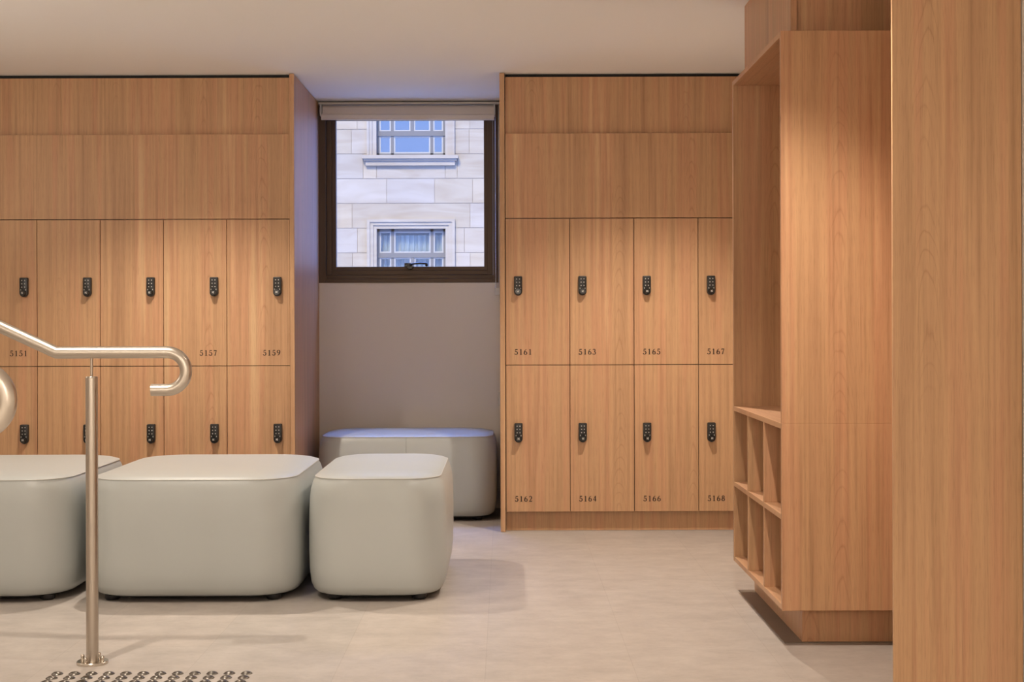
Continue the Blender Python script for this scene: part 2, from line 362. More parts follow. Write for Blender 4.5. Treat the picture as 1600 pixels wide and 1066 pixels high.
# roller blind
bl = thing('roller_blind', 'rolled-up cream roller blind across the top of the window', 'blind', (-0.54, YW-0.05, 2.25))
tilt = 0.004
bm = bmesh.new(); cyl(bm, (-1.020, YW-0.045, 2.252), (-0.056, YW-0.045, 2.250), 0.027, seg=32)
bx(bm, -1.020, -0.056, YW-0.0735, YW-0.071, 2.212, 2.262, 0.001)
obj('rolled_fabric', bm, M['blind'], bl, True)
bm = bmesh.new()
pr = [(-0.080, 0.0), (-0.080, -0.020), (-0.074, -0.028), (-0.060, -0.028), (-0.056, -0.020), (-0.056, 0.0), (-0.066, 0.006), (-0.074, 0.006)]
A = [bm.verts.new((-1.026, YW+y, 2.221+z)) for y, z in pr]; B = [bm.verts.new((-0.054, YW+y, 2.221-tilt+z)) for y, z in pr]
for k in range(len(pr)): bm.faces.new((A[k], A[(k+1) % 8], B[(k+1) % 8], B[k]))
bm.faces.new(A[::-1]); bm.faces.new(B)
obj('bottom_rail', bm, M['rail'], bl)
for x in (-1.030, -0.052):
    bm = bmesh.new(); bx(bm, x-0.0035, x+0.0035, YW-0.078, YW-0.009, 2.215, 2.281, 0.003); cyl(bm, (x-0.006, YW-0.045, 2.25), (x+0.006, YW-0.045, 2.25), 0.024, seg=20)
    obj('bracket', bm, M['plastic'], bl)
bm = bmesh.new()
for i in range(112):
    z = 2.235 - i*0.0090
    for dy in (-0.020, 0.020):
        bmesh.ops.create_icosphere(bm, subdivisions=1, radius=0.0029, matrix=Matrix.Translation((-0.0475, YW-0.048+dy, z)))
tube(bm, [(-0.0475, YW-0.068, 2.24), (-0.0475, YW-0.068, 1.23), (-0.0475, YW-0.048, 1.215), (-0.0475, YW-0.028, 1.23), (-0.0475, YW-0.028, 2.24)], 0.0009, 6)
obj('pull_chain', bm, M['chain'], bl)
bm = bmesh.new(); bx(bm, -0.052, -0.0215, YW-0.074, YW-0.022, 1.205, 1.245, 0.004); bx(bm, -0.030, -0.0215, YW-0.060, YW-0.036, 1.155, 1.21, 0.003)
tag(obj('chain_holder', bm, M['plastic'], org=(-0.03, YW-0.045, 1.2)), 'small clear blind chain holder at the lower right corner of the window', 'chain holder')
# outlet on the side of the niche
ou = thing('wall_outlet', 'small white outlet box low in the niche beside the right lockers', 'outlet', (-0.022, 7.95, 0.63))
obj('cover_plate', box(-0.033, -0.0215, 7.90, 8.00, 0.583, 0.660, 0.003), M['plastic'], ou)
obj('switch', box(-0.036, -0.0335, 7.93, 7.96, 0.612, 0.634, 0.001), M['reveal'], ou)

# ------------------------------------------------------------------ locker banks
ZB, ZM, ZT, ZF, ZTP = 0.099, 0.836, 1.572, 1.9975, 2.2865
G = 0.0016   # half gap
def digit(bm, ch, x, z, h, y):
    def st(pts):
        # pts: (px, pz, width); flat tapering stroke
        P = [(Vector((a*h*1.10, b*h)), (wd*1.25+0.02)*h) for a, b, wd in pts]; prev = None
        for i, (p, wd) in enumerate(P):
            t = (P[min(i+1, len(P)-1)][0]-P[max(i-1, 0)][0]).normalized(); n = Vector((-t.y, t.x))*wd/2
            cur = (bm.verts.new((x+p.x+n.x, y, z+p.y+n.y)), bm.verts.new((x+p.x-n.x, y, z+p.y-n.y)))
            if prev: bm.faces.new((prev[0], prev[1], cur[1], cur[0]))
            prev = cur
    def arc(cx, cz, rx, rz, a0, a1, w0=0.05, w1=0.13, n=14):
        o = []
        for i in range(n+1):
            a = math.radians(a0+(a1-a0)*i/n)
            o.append((cx+rx*math.cos(a), cz+rz*math.sin(a), w0+(w1-w0)*abs(math.cos(a))))
        return o
    if ch == '1': st([(0.29, 0.02, 0.13), (0.29, 0.99, 0.13)]); st([(0.12, 0.025, 0.05), (0.46, 0.025, 0.05)]); st([(0.12, 0.86, 0.04), (0.22, 0.90, 0.06), (0.31, 0.985, 0.06)])
    if ch == '5': st([(0.13, 0.945, 0.11), (0.50, 0.945, 0.11)]); st([(0.15, 0.97, 0.05), (0.11, 0.54, 0.05)]); st([(0.11, 0.545, 0.05)]+arc(0.25, 0.31, 0.23, 0.29, 95, -160))
    if ch == '2': st(arc(0.27, 0.72, 0.19, 0.26, 165, -35, 0.05, 0.12)+[(0.30, 0.34, 0.08), (0.07, 0.05, 0.05)]); st([(0.05, 0.055, 0.11), (0.50, 0.055, 0.11)]); st([(0.50, 0.0, 0.03), (0.52, 0.2, 0.03)])
    if ch == '3': st(arc(0.24, 0.75, 0.17, 0.23, 160, -85, 0.05, 0.12)); st(arc(0.23, 0.28, 0.23, 0.27, 85, -160, 0.05, 0.13))
    if ch == '4': st([(0.38, 0.0, 0.12), (0.38, 0.99, 0.12)]); st([(0.36, 0.98, 0.05), (0.04, 0.30, 0.05)]); st([(0.03, 0.29, 0.07), (0.53, 0.29, 0.07)])
    if ch == '6': st(arc(0.28, 0.29, 0.21, 0.27, 0, 360, 0.05, 0.13, 24)); st([(0.075, 0.30, 0.13), (0.10, 0.55, 0.11), (0.22, 0.82, 0.08), (0.44, 0.98, 0.04)])
    if ch == '7': st([(0.06, 0.93, 0.12), (0.50, 0.93, 0.12)]); st([(0.49, 0.95, 0.05), (0.34, 0.50, 0.09), (0.22, 0.0, 0.13)]); st([(0.06, 0.97, 0.03), (0.05, 0.78, 0.03)])
    if ch == '8': st(arc(0.27, 0.75, 0.16, 0.22, 0, 360, 0.05, 0.11, 24)); st(arc(0.27, 0.27, 0.21, 0.25, 0, 360, 0.06, 0.13, 24))
    if ch == '9': st(arc(0.28, 0.70, 0.21, 0.27, 0, 360, 0.05, 0.13, 24)); st([(0.485, 0.69, 0.13), (0.46, 0.44, 0.11), (0.34, 0.17, 0.08), (0.12, 0.01, 0.04)])
    if ch == '0': st(arc(0.28, 0.49, 0.21, 0.48, 0, 360, 0.05, 0.13, 24))
def numtext(s, x0, z0, y, parent):
    bm = bmesh.new(); h = 0.0275
    for i, ch in enumerate(s): digit(bm, ch, x0 + i*0.0232, z0, h, y)
    r = bmesh.ops.extrude_face_region(bm, geom=bm.faces[:]); bmesh.ops.translate(bm, verts=[v for v in r['geom'] if isinstance(v, bmesh.types.BMVert)], vec=(0, -0.0006, 0))
    o = obj('number', bm, M['ink'], parent); o['label'] = 'dark serif numerals ' + s
def lock(cx, zt, parent):
    """oval-ended keypad lock, 42 x 97 mm, top edge at zt"""
    W, H, D = 0.0205, 0.097, 0.021
    y0 = YD; bm = bmesh.new(); out = []
    zc = zt - H + W
    for a in range(0, 181, 12):
        t = math.radians(180 + a); out.append((cx + W*math.cos(t), zc + W*math.sin(t)))
    for cxs, a0 in ((cx+W-0.005, 0), (cx-W+0.005, 90)):
        for a in range(0, 91, 30):
            t = math.radians(a0 + a); out.append((cxs + 0.005*math.cos(t), zt-0.005 + 0.005*math.sin(t)))
    def ring(k, y):
        c = Vector((cx, zt-H/2)); return [bm.verts.new((c.x+(p[0]-c.x)*(1-k/W), y, c.y+(p[1]-c.y)*(1-k/(H/2)))) for p in out]
    rs = [ring(0, y0), ring(0, y0-D+0.004), ring(0.0012, y0-D+0.0012), ring(0.004, y0-D)]
    n = len(out)
    for A, B in zip(rs, rs[1:]):
        for k in range(n): bm.faces.new((A[k], A[(k+1) % n], B[(k+1) % n], B[k]))
    bm.faces.new(rs[-1]); bm.faces.new(rs[0][::-1])
    lk = obj('keypad_lock', bm, M['lock'], parent, True, org=(cx, y0, zt-H/2))
    bm = bmesh.new()
    for r_ in range(3):
        for c_ in (-1, 1):
            bx(bm, cx+c_*0.0072-0.0024, cx+c_*0.0072+0.0024, y0-D-0.0011, y0-D+0.0005, zt-0.0145-r_*0.0165-0.0024, zt-0.0145-r_*0.0165+0.0024, 0.0008, 1)
    for c_ in (-1, 1): bx(bm, cx+c_*0.0125-0.0015, cx+c_*0.0125+0.0015, y0-D-0.0008, y0-D+0.0005, zt-0.0645, zt-0.0585)
    obj('buttons', bm, M['mark'], lk)
    bm = bmesh.new(); cyl(bm, (cx, y0-D+0.001, zc), (cx, y0-D-0.016, zc), 0.0152, 0.0138, 28)
    bx(bm, cx-0.0128, cx-0.0100, y0-D-0.0165, y0-D, zc-0.006, zc+0.006)
    obj('dial', bm, M['knob'], lk, False)
    bm = bmesh.new()
    bx(bm, cx-0.0045, cx-0.0022, y0-D-0.0168, y0-D-0.0155, zc-0.005, zc+0.005); bx(bm, cx+0.0012, cx+0.0045, y0-D-0.0168, y0-D-0.0155, zc-0.005, zc-0.001); bx(bm, cx+0.0012, cx+0.0045, y0-D-0.0168, y0-D-0.0155, zc+0.001, zc+0.005)
    bx(bm, cx-0.0022, cx+0.0012, y0-D-0.0168, y0-D-0.0155, zc-0.001, zc+0.001)
    obj('dial_mark', bm, M['mark'], lk)

def locker(x0, x1, z0, z1, num, side, label, group):
    t = thing('locker', label, 'locker', ((x0+x1)/2, YD, z0), group)
    bm = bmesh.new(); q = 0.0005
    bx(bm, x0+q, x0+0.016, YD+0.020, 7.68, z0+q, z1-q); bx(bm, x1-0.016, x1-q, YD+0.020, 7.68, z0+q, z1-q)
    bx(bm, x0+0.016, x1-0.016, YD+0.020, 7.68, z0+q, z0+0.016); bx(bm, x0+0.016, x1-0.016, YD+0.020, 7.68, z1-0.016, z1-q)
    bx(bm, x0+0.016, x1-0.016, 7.672, 7.68, z0+0.016, z1-0.016)
    obj('carcass', bm, M['black'], t)
    d = obj('door', box(x0+G, x1-G, YD, YD+0.018, z0+G, z1-G, 0.0007, 1), M['wood'], t)
    if side == 'L': cx = x1-0.062; nx = x1-0.1365
    else: cx = x0+0.063; nx = x0+0.0445
    lock(cx, z1-0.2905, t)
    numtext(num, nx, z0+0.052, YD-0.0001, d)

PL = 0.3173
left_nums = [('5159', '5160'), ('5157', '5158'), ('5155', '5156'), ('5153', '5154'), ('5151', '5152')]
xr = -1.0744
desc_l = {
 '5159': 'upper wooden locker numbered 5159, next to the window niche', '5160': 'lower wooden locker under number 5159, behind the long ottoman',
 '5157': 'upper wooden locker numbered 5157, second left of the window niche', '5158': 'lower wooden locker under number 5157, beyond the hooked end of the handrail',
 '5155': 'upper wooden locker above the horizontal part of the handrail', '5156': 'lower wooden locker just right of the steel handrail post',
 '5153': 'upper wooden locker directly above the top of the handrail post', '5154': 'lower wooden locker directly behind the steel handrail post, its lock hidden',
 '5151': 'upper wooden locker numbered 5151, at the left edge', '5152': 'lower wooden locker under number 5151, beside the hook of the nearer rail'}
for a, b_ in left_nums:
    locker(xr-PL, xr, ZM, ZT, a, 'L', desc_l[a], 'lockers left of the window')
    locker(xr-PL, xr, ZB, ZM, b_, 'L', desc_l[b_], 'lockers left of the window')
    xr -= PL
XLE = xr
PR = 0.3222; xl = 0.0064
desc_r = {'5161': 'first column right of the window', '5163': 'second column right of the window', '5165': 'third column right of the window', '5167': 'last column, partly behind the open shelf unit',
          '5162': 'first column right of the window', '5164': 'second column right of the window', '5166': 'third column right of the window', '5168': 'last column, partly behind the open shelf unit'}
for a, b_ in (('5161', '5162'), ('5163', '5164'), ('5165', '5166'), ('5167', '5168')):
    locker(xl, xl+PR, ZM, ZT, a, 'R', 'upper wooden locker numbered %s, %s' % (a, desc_r[a]), 'lockers right of the window')
    locker(xl, xl+PR, ZB, ZM, b_, 'R', 'lower wooden locker numbered %s, %s' % (b_, desc_r[b_]), 'lockers right of the window')
    xl += PR
XRE = xl
def surround(x0, x1, pnl, side):
    """pnl=(x0,x1) of the tall end panel beside the niche; x0..x1 the run of lockers"""
    e = obj('end_panel', box(pnl[0], pnl[1], YP, YW-0.001, 0.001, CZ-0.004, 0.001, 1), M['wood'], org=((pnl[0]+pnl[1])/2, YP, 0))
    tag(e, 'tall wooden end panel closing the lockers on the %s side of the window niche' % side, 'panel')
    t = thing('locker_bulkhead', 'wooden panelling above the lockers %s of the window, dark gap at ceiling' % side, 'bulkhead', ((x0+x1)/2, YD, ZT))
    obj('fascia_panel', box(x0+0.001, x1-0.001, YD, YD+0.018, ZT+0.002, ZF, 0.0007, 1), M['wood'], t)
    obj('recessed_panel', box(x0+0.001, x1-0.001, YD+0.030, YD+0.048, ZF-0.05, ZTP, 0.0007, 1), M['wood'], t)
    obj('ledge', box(x0+0.001, x1-0.001, YD+0.018, YD+0.030, ZF-0.02, ZF-0.001), M['wood_flat'], t)
    obj('shadow_gap', box(x0+0.001, x1-0.001, YD+0.045, YD+0.062, ZTP-0.005, CZ-0.001), M['black'], t)
    k = obj('kickboard', box(x0+0.001, x1-0.001, YK, YK+0.016, 0.001, ZB-0.0005), M['wood'], org=((x0+x1)/2, YK, 0))
    tag(k, 'set-back wooden kickboard under the lockers %s of the window' % side, 'kickboard')
surround(XL+0.001, -1.0744, (-1.0740, -1.0505), 'left')
tag(obj('filler_panel', box(XL+0.001, XLE-0.001, YD, YD+0.018, ZB, ZT, 0.0007, 1), M['wood'], org=(XL+0.3, YD, 0)), 'plain wooden filler panel beyond the leftmost lockers', 'panel')
surround(0.0062, XR-0.001, (-0.0212, 0.0040), 'right')
tag(obj('filler_panel', box(XRE+0.001, XR-0.001, YD, YD+0.018, ZB, ZT, 0.0007, 1), M['wood'], org=(XRE+0.03, YD, 0)), 'narrow wooden filler panel behind the open shelf unit', 'panel')

# ------------------------------------------------------------------ open shelf unit
UX0, UX1, UY0, UY1, UZ0, UZ1 = 0.891, 1.370, 4.573, 5.545, 0.120, 1.986
un = thing('open_shelf_unit', 'tall open-fronted wooden shelf unit with pigeonholes below on recessed plinth', 'shelf unit', (1.13, 5.06, 0))
T = 0.018
def mb(p, *a):
    o = obj(p, box(*a, bev=0.0007, seg=1), M['wood'], un); return o
def mf(p, *a):
    o = obj(p, box(*a, bev=0.0007, seg=1), M['wood_flat'], un); return o
mb('side_panel', UX0, UX1, UY0, UY0+T, 0.7221, UZ1)
mb('side_panel', UX0, UX1, UY0, UY0+T, UZ0, 0.7219)
mb('side_panel', UX0, UX1, UY1-T, UY1, UZ0, UZ1)
mf('top_board', UX0+0.0004, UX1, UY0+T, UY1-T, UZ1-T, UZ1)
mf('bottom_board', UX0+0.0004, UX1, UY0+T, UY1-T, UZ0, UZ0+T)
mf('shelf', UX0+0.0004, UX1-0.012, UY0+T, UY1-T, 0.704, 0.722)
mf('shelf', UX0+0.0004, UX1-0.012, UY0+T, UY1-T, 0.411, 0.429)
for y in (4.891, 5.209):
    mb('divider', UX0+0.0006, UX1-0.012, y, y+T, 0.429, 0.704); mb('divider', UX0+0.0006, UX1-0.012, y, y+T, UZ0+T, 0.411)
mb('back_panel', UX1-0.012, UX1-0.0005, UY0+T, UY1-T, UZ0+T, UZ1-T)
bm = bmesh.new(); bx(bm, 0.972, UX1, 4.654, 5.542, 0.001, UZ0-0.0005)
obj('plinth', bm, M['wood'], un)
# bulkhead above it
bh = thing('bulkhead_box', 'wooden bulkhead box between the open shelf unit and ceiling', 'bulkhead', (1.15, 5.2, UZ1))
obj('side_panel', box(0.957, 0.977, 4.736, 5.644, UZ1+0.001, CZ-0.001, 0.0007, 1), M['wood'], bh)
obj('front_panel', box(0.977, XR-0.001, 4.752, 4.770, UZ1+0.001, CZ-0.001), M['wood'], bh)
obj('back_panel', box(0.977, XR-0.001, 5.626, 5.644, UZ1+0.001, CZ-0.001), M['wood'], bh)
# tall foreground panel
tc = thing('tall_cabinet', 'tall plain wooden end panel filling the right edge nearest the viewer', 'cabinet', (1.2, 3.8, 0))
obj('end_panel', box(1.0325, XR-0.002, 3.780, 3.791, 0.001, CZ-0.001, 0.001, 1), M['wood'], tc)
obj('side_panel', box(1.29, 1.306, 3.791, 4.570, 0.001, CZ-0.001), M['wood'], tc)

# ------------------------------------------------------------------ ottomans
def rr(w, d, r, off, n=14):
    """outline points of a rounded rectangle, grown by off, counter-clockwise"""
    a = w/2+off; b = d/2+off; r = min(max(0.01, r+off*0.6), min(a, b)-0.002); pts = []
    for cx, cy, a0 in ((a-r, b-r, 0), (-(a-r), b-r, 90), (-(a-r), -(b-r), 180), (a-r, -(b-r), 270)):
        for i in range(n+1):
            t = math.radians(a0+90*i/n); ct, st = math.cos(t), math.sin(t)
            # squarer than a circle
            e = 2/2.15
            pts.append((cx + r*math.copysign(abs(ct)**e, ct), cy + r*math.copysign(abs(st)**e, st)))
    out = []          # resample the four straight sides
    N_ = len(pts)
    for i in range(N_):
        p = pts[i]; q = pts[(i+1) % N_]; out.append(p)
        if i % (n+1) == n:
            k = 8
            for j in range(1, k): out.append((p[0]+(q[0]-p[0])*j/k, p[1]+(q[1]-p[1])*j/k))
    return out
def ottoman(x0, x1, y0, y1, zs, crown, r, label, seam=None, seed=1):
    cx, cy = (x0+x1)/2, (y0+y1)/2; w_, d_ = x1-x0, y1-y0
    t = thing('ottoman', label, 'ottoman', (cx, cy, 0), 'pale grey vinyl ottomans')
    rnd = random.Random(seed)
    prof = [(-0.055, 0.024), (-0.030, 0.026), (-0.018, 0.036), (-0.008, 0.060), (-0.002, 0.11), (0.0, 0.18), (0.0, 0.26), (-0.001, zs-0.13), (-0.003, zs-0.085), (-0.007, zs-0.048), (-0.015, zs-0.020), (-0.0245, zs-0.004)]
    bm = bmesh.new(); rings = []
    nph = [rnd.uniform(0, 6.28) for _ in range(4)]
    for off, z in prof:
        P = rr(w_, d_, r, off); ring = []
        for i, p in enumerate(P):
            dx = 0
            if z < 0.07:   # small gathers where the cover is pulled under at the corners
                corner = max(0, 1 - abs(abs(p[0])-w_/2)/0.12)*max(0, 1 - abs(abs(p[1])-d_/2)/0.12)
                dx = 0.0035*corner*math.sin(i*2.6+nph[0])*(0.07-z)/0.045
            L_ = math.hypot(*p); ring.append(bm.verts.new((cx+p[0]*(1+dx/L_), cy+p[1]*(1+dx/L_), z+dx*0.6)))
        rings.append(ring)
    n = len(rings[0])
    for A, B in zip(rings, rings[1:]):
        for k in range(n): bm.faces.new((A[k], A[(k+1) % n], B[(k+1) % n], B[k]))
    bm.faces.new(rings[0][::-1])
    body = obj('body', bm, M['vinyl'], t, True)
    # top panel
    bm = bmesh.new(); rings = []
    for off, f in ((-0.0245, 0.0), (-0.030, 0.12), (-0.040, 0.30), (-0.055, 0.48), (-0.08, 0.66), (-0.115, 0.82), (-0.16, 0.93), (-0.21, 1.0)):
        off = max(off, -min(w_, d_)/2*0.80)
        P = rr(w_, d_, r, off); rings.append([bm.verts.new((cx+p[0], cy+p[1], zs+(crown-zs)*f)) for p in P])
    for A, B in zip(rings, rings[1:]):
        for k in range(n): bm.faces.new((A[k], A[(k+1) % n], B[(k+1) % n], B[k]))
    bm.faces.new(rings[-1])
    obj('top_panel', bm, M['vinyl'], t, True)
    bm = bmesh.new(); tube(bm, [(cx+p[0], cy+p[1], zs-0.0022) for p in rr(w_, d_, r, -0.0235)], 0.0022, 8, closed=True)
    obj('piping', bm, M['pipe'], t, True)
    if seam:
        for sgn in (-1, 1):
            bm = bmesh.new(); pts = []
            for off, z in prof[2:]:
                if seam == 'x': pts.append((cx, cy + sgn*(d_/2+off), z))
                else: pts.append((cx + sgn*(w_/2+off), cy, z))
            tube(bm, pts, 0.0011, 6); obj('seam', bm, M['seam'], t)
    bm = bmesh.new(); P = rr(w_, d_, r, -0.05); A = [bm.verts.new((cx+p[0], cy+p[1], 0.018)) for p in P]; B = [bm.verts.new((cx+p[0], cy+p[1], 0.0245)) for p in P]
    for k in range(n): bm.faces.new((A[k], A[(k+1) % n], B[(k+1) % n], B[k]))
    bm.faces.new(A[::-1]); bm.faces.new(B)
    obj('base_board', bm, M['under'], t)
    for sx in (-1, 1):
        for sy in (-1, 1):
            bm = bmesh.new(); lathe(bm, (cx+sx*(w_/2-0.105), cy+sy*(d_/2-0.105), 0), [(0.024, 0.0), (0.027, 0.003), (0.029, 0.010), (0.029, 0.020)], 20)
            obj('foot', bm, M['foot'], t, True)
    return t
ottoman(-0.752, -0.222, 5.315, 6.30, 0.4655, 0.485, 0.165, 'narrow pale grey vinyl ottoman, rightmost in the front row', None, 1)
ottoman(-1.600, -0.776, 5.315, 6.30, 0.4640, 0.483, 0.19, 'wide pale grey vinyl ottoman in the middle of the front row', None, 2)
ottoman(-2.470, -1.640, 5.320, 6.31, 0.4640, 0.483, 0.19, 'pale grey vinyl ottoman at the left edge of the front row, cut by the frame', None, 3)
ottoman(-0.998, -0.040, 7.480, 8.045, 0.4480, 0.468, 0.15, 'grey vinyl ottoman tucked in the niche under the window', 'x', 4)

# ------------------------------------------------------------------ handrails
def handrail(Y, label, dx=0.0):
    t = thing('handrail', label, 'handrail', (-1.275, Y, 0), 'steel stair handrails')
    R = 0.0186; zc = 0.961; hx_ = -1.042+dx; hr = 0.0583
    bm = bmesh.new()
    # mitred joint where the sloping rail meets the level one
    def ringpts(c, ax_n, seg=28):
        return c
    seg = 28; rings = []
    d1 = Vector((-1, 0, 0.466)).normalized(); J = Vector((-1.384+dx, Y, zc))
    def ring(c, cutn, tdir):
        # circle of radius R around tdir, projected along tdir on the plane through c with normal cutn
        u = Vector((0, 1, 0)); v = tdir.cross(u).normalized(); o = []
        for k in range(seg):
            a = 2*math.pi*k/seg; p = c + (u*math.cos(a)+v*math.sin(a))*R
            s_ = (c-p).dot(cutn)/tdir.dot(cutn); o.append(bm.verts.new(p + tdir*s_))
        return o
    tX = Vector((1, 0, 0)); tS = -d1
    start = J + d1*1.32
    rings.append(ring(start, tS, tS)); bis = (tX+tS).normalized(); rings.append(ring(J, bis, tX))
    rings.append(ring(Vector((hx_-0.03, Y, zc)), tX, tX))
    for i in range(0, 25):
        a = math.pi/2 - math.pi*i/24; c = Vector((hx_+hr*math.cos(a), Y, zc-hr+hr*math.sin(a))); tt = Vector((math.sin(a), 0, -math.cos(a)))
        rings.append(ring(c, tt, tt))
    rings.append(ring(Vector((-1.0905+dx, Y, zc-2*hr)), Vector((-1, 0, 0)), Vector((-1, 0, 0))))
    for A, B in zip(rings, rings[1:]):
        for k in range(seg): bm.faces.new((A[k], A[(k+1) % seg], B[(k+1) % seg], B[k]))
    bm.faces.new(rings[0][::-1]); bm.faces.new(rings[-1])
    obj('rail', bm, M['steel_h'], t, True)
    px = -1.2755+dx
    bm = bmesh.new(); cyl(bm, (px, Y, 0.880), (px, Y, zc-R+0.003), 0.0042, seg=16); obj('rail_stem', bm, M['steel_v'], t, True)
    bm = bmesh.new(); lathe(bm, (px, Y, 0), [(0.0186, 0.008), (0.0186, 0.880), (0.0180, 0.8855), (0.0165, 0.887)], 36); obj('post', bm, M['steel_v'], t, True)
    bm = bmesh.new(); lathe(bm, (px, Y, 0), [(0.0478, 0.0), (0.0482, 0.002), (0.0480, 0.0075), (0.0465, 0.009)], 40)
    pl = obj('base_plate', bm, M['nut'], t, True)
    for k in range(4):
        a = math.radians(-108 + 90*k); bx_, by_ = px+0.0355*math.cos(a), Y+0.0355*math.sin(a)
        bm = bmesh.new(); lathe(bm, (bx_, by_, 0.009), [(0.0064, 0.0), (0.0064, 0.005), (0.0050, 0.006), (0.0058, 0.009), (0.0060, 0.0115), (0.0054, 0.0145), (0.0036, 0.0170), (0.0008, 0.0180)], 12)
        obj('dome_nut', bm, M['nut'], pl, True)
    return t
handrail(4.394, 'brushed steel handrail on round post, bent up at left with hooked end')
handrail(2.740, 'nearer brushed steel handrail, only its hooked end showing at left edge', 0.026)

# ------------------------------------------------------------------ tactile studs
bm = bmesh.new(); lathe(bm, (0, 0, 0), [(0.0178, 0.0), (0.0165, 0.0016), (0.0135, 0.0040), (0.0098, 0.0058), (0.0058, 0.0070), (0.002, 0.0074)], 24)
for p in (-1, 1): pass
bmesh.ops.recalc_face_normals(bm, faces=bm.faces)
sm = bpy.data.meshes.new('tactile_stud'); bm.to_mesh(sm); bm.free(); sm.materials.append(M['stud'])
for p in sm.polygons: p.use_smooth = True
rows = ['farthest row', 'middle row', 'nearest row']
ords = ['leftmost', 'second from left', 'third from left', 'fourth from left', 'fifth from left', 'sixth from left',
        'sixth from right', 'fifth from right', 'fourth from right', 'third from right', 'second from right', 'rightmost']
for j in range(3):
    for i in range(12):
        o = bpy.data.objects.new('tactile_stud', sm); COL.objects.link(o)
        o.location = (-1.343 + i*0.0516, 4.262 - j*0.0515, 0.0); o.rotation_euler = (0, 0, 0.3*i+j)
        tag(o, 'small dark steel tactile stud on the floor, %s in the %s' % (ords[i], rows[j]), 'tactile stud', 'tactile studs in front of the handrail post')

# ------------------------------------------------------------------ stone building across the street
FY = 30.0; FS = FY/2222.0
fx = lambda px: (px-788)*FS
fz = lambda py: 1.05+(504-py)*FS
fb = thing('stone_building', 'pale sandstone building across the street seen through the window', 'building', (fx(642), FY, -4))
bm = bmesh.new(); tl = bm.loops.layers.float_color.new('tone')
CH = 38.6*FS
opens = []     # window openings (x0,x1,z0,z1)
for k in range(-1, 3):
    dz = 0
# vertical pitch of windows: upper sill at py 242, lower head at py 357; window height about 2.9 m
WH = 2.60
for c in (-2, -1, 0, 1, 2):
    ox = c*4.6
    opens.append((fx(589)+ox, fx(696.5)+ox, fz(357)-WH, fz(357)))
    opens.append((fx(589)+ox, fx(696.5)+ox, fz(242), fz(242)+WH))
rnd = random.Random(11)
def block(x0, x1, z0, z1):
    # clip against openings
    for (a, b_, c, d) in opens:
        if x1 <= a or x0 >= b_ or z1 <= c or z0 >= d: continue
        if x0 < a-0.02: block(x0, a, z0, z1)
        if x1 > b_+0.02: block(b_, x1, z0, z1)
        if z0 < c-0.02: block(max(x0, a), min(x1, b_), z0, c)
        if z1 > d+0.02: block(max(x0, a), min(x1, b_), d, z1)
        return
    n0 = len(bm.faces); g = 0.005
    if x1-x0 < 0.03 or z1-z0 < 0.03: return
    fs0 = set(bm.faces); bx(bm, x0+g, x1-g, FY, FY+0.35, z0+g, z1-g)
    k = rnd.uniform(0.90, 1.04); q_ = rnd.uniform(0, 1); col = (k*(1.0+0.04*q_), k*(1.0-0.01*q_), k*(1.03-0.13*q_), 1)
    for f in bm.faces:
        if f not in fs0:
            for lp in f.loops: lp[tl] = col
known = {0: [559, 708, 735], 1: [550, 734], 2: [568, 715], 3: [604.7, 679.7], 4: [550.7, 734.8], 5: [558.8, 726], 6: [551, 735]}
for row in range(-14, 22):
    # row 2 lies between py 240 and 278.7
    zt = fz(240) - (row-2)*CH; zb = zt-CH
    js = [fx(p) for p in known.get(row, [])]
    if not js: js = [fx(560 + (row % 3)*22), fx(700+(row % 2)*30)]
    x = js[0]; L_ = [x]
    while x > -13.5: x -= rnd.choice((0.8, 1.0, 1.25)); L_.append(x)
    x = js[-1]; R_ = [x]
    while x < 10.5: x += rnd.choice((0.8, 1.0, 1.25)); R_.append(x)
    xs = sorted(set(L_+js+R_))
    for a, b_ in zip(xs, xs[1:]): block(a, b_, zb, zt)
obj('stone_wall', bm, M['stone'], fb)
bm = bmesh.new(); tl = bm.loops.layers.float_color.new('tone')
# joints backing with openings left free
zlo, zhi = fz(240)-20*CH, fz(240)+17*CH
def strips():
    xs = sorted({-13.5, 10.5} | {o[0] for o in opens} | {o[1] for o in opens})
    for a, b_ in zip(xs, xs[1:]):
        cuts = sorted([(o[2], o[3]) for o in opens if abs(o[0]-a) < 1e-4])
        z = zlo
        for c, d in cuts:
            bx(bm, a, b_, FY+0.012, FY+0.34, z, c); z = d
        bx(bm, a, b_, FY+0.012, FY+0.34, z, zhi)
strips()
for f in bm.faces:
    for lp in f.loops: lp[tl] = (0.80, 0.77, 0.76, 1)
obj('stone_joints', bm, M['stone'], fb)
def stonebox(name, boxes):
    bm = bmesh.new(); t_ = bm.loops.layers.float_color.new('tone')
    for b_ in boxes: bx(bm, *b_)
    for f in bm.faces:
        for lp in f.loops: lp[t_] = (0.98, 0.97, 0.97, 1)
    return obj(name, bm, M['stone'], fb)
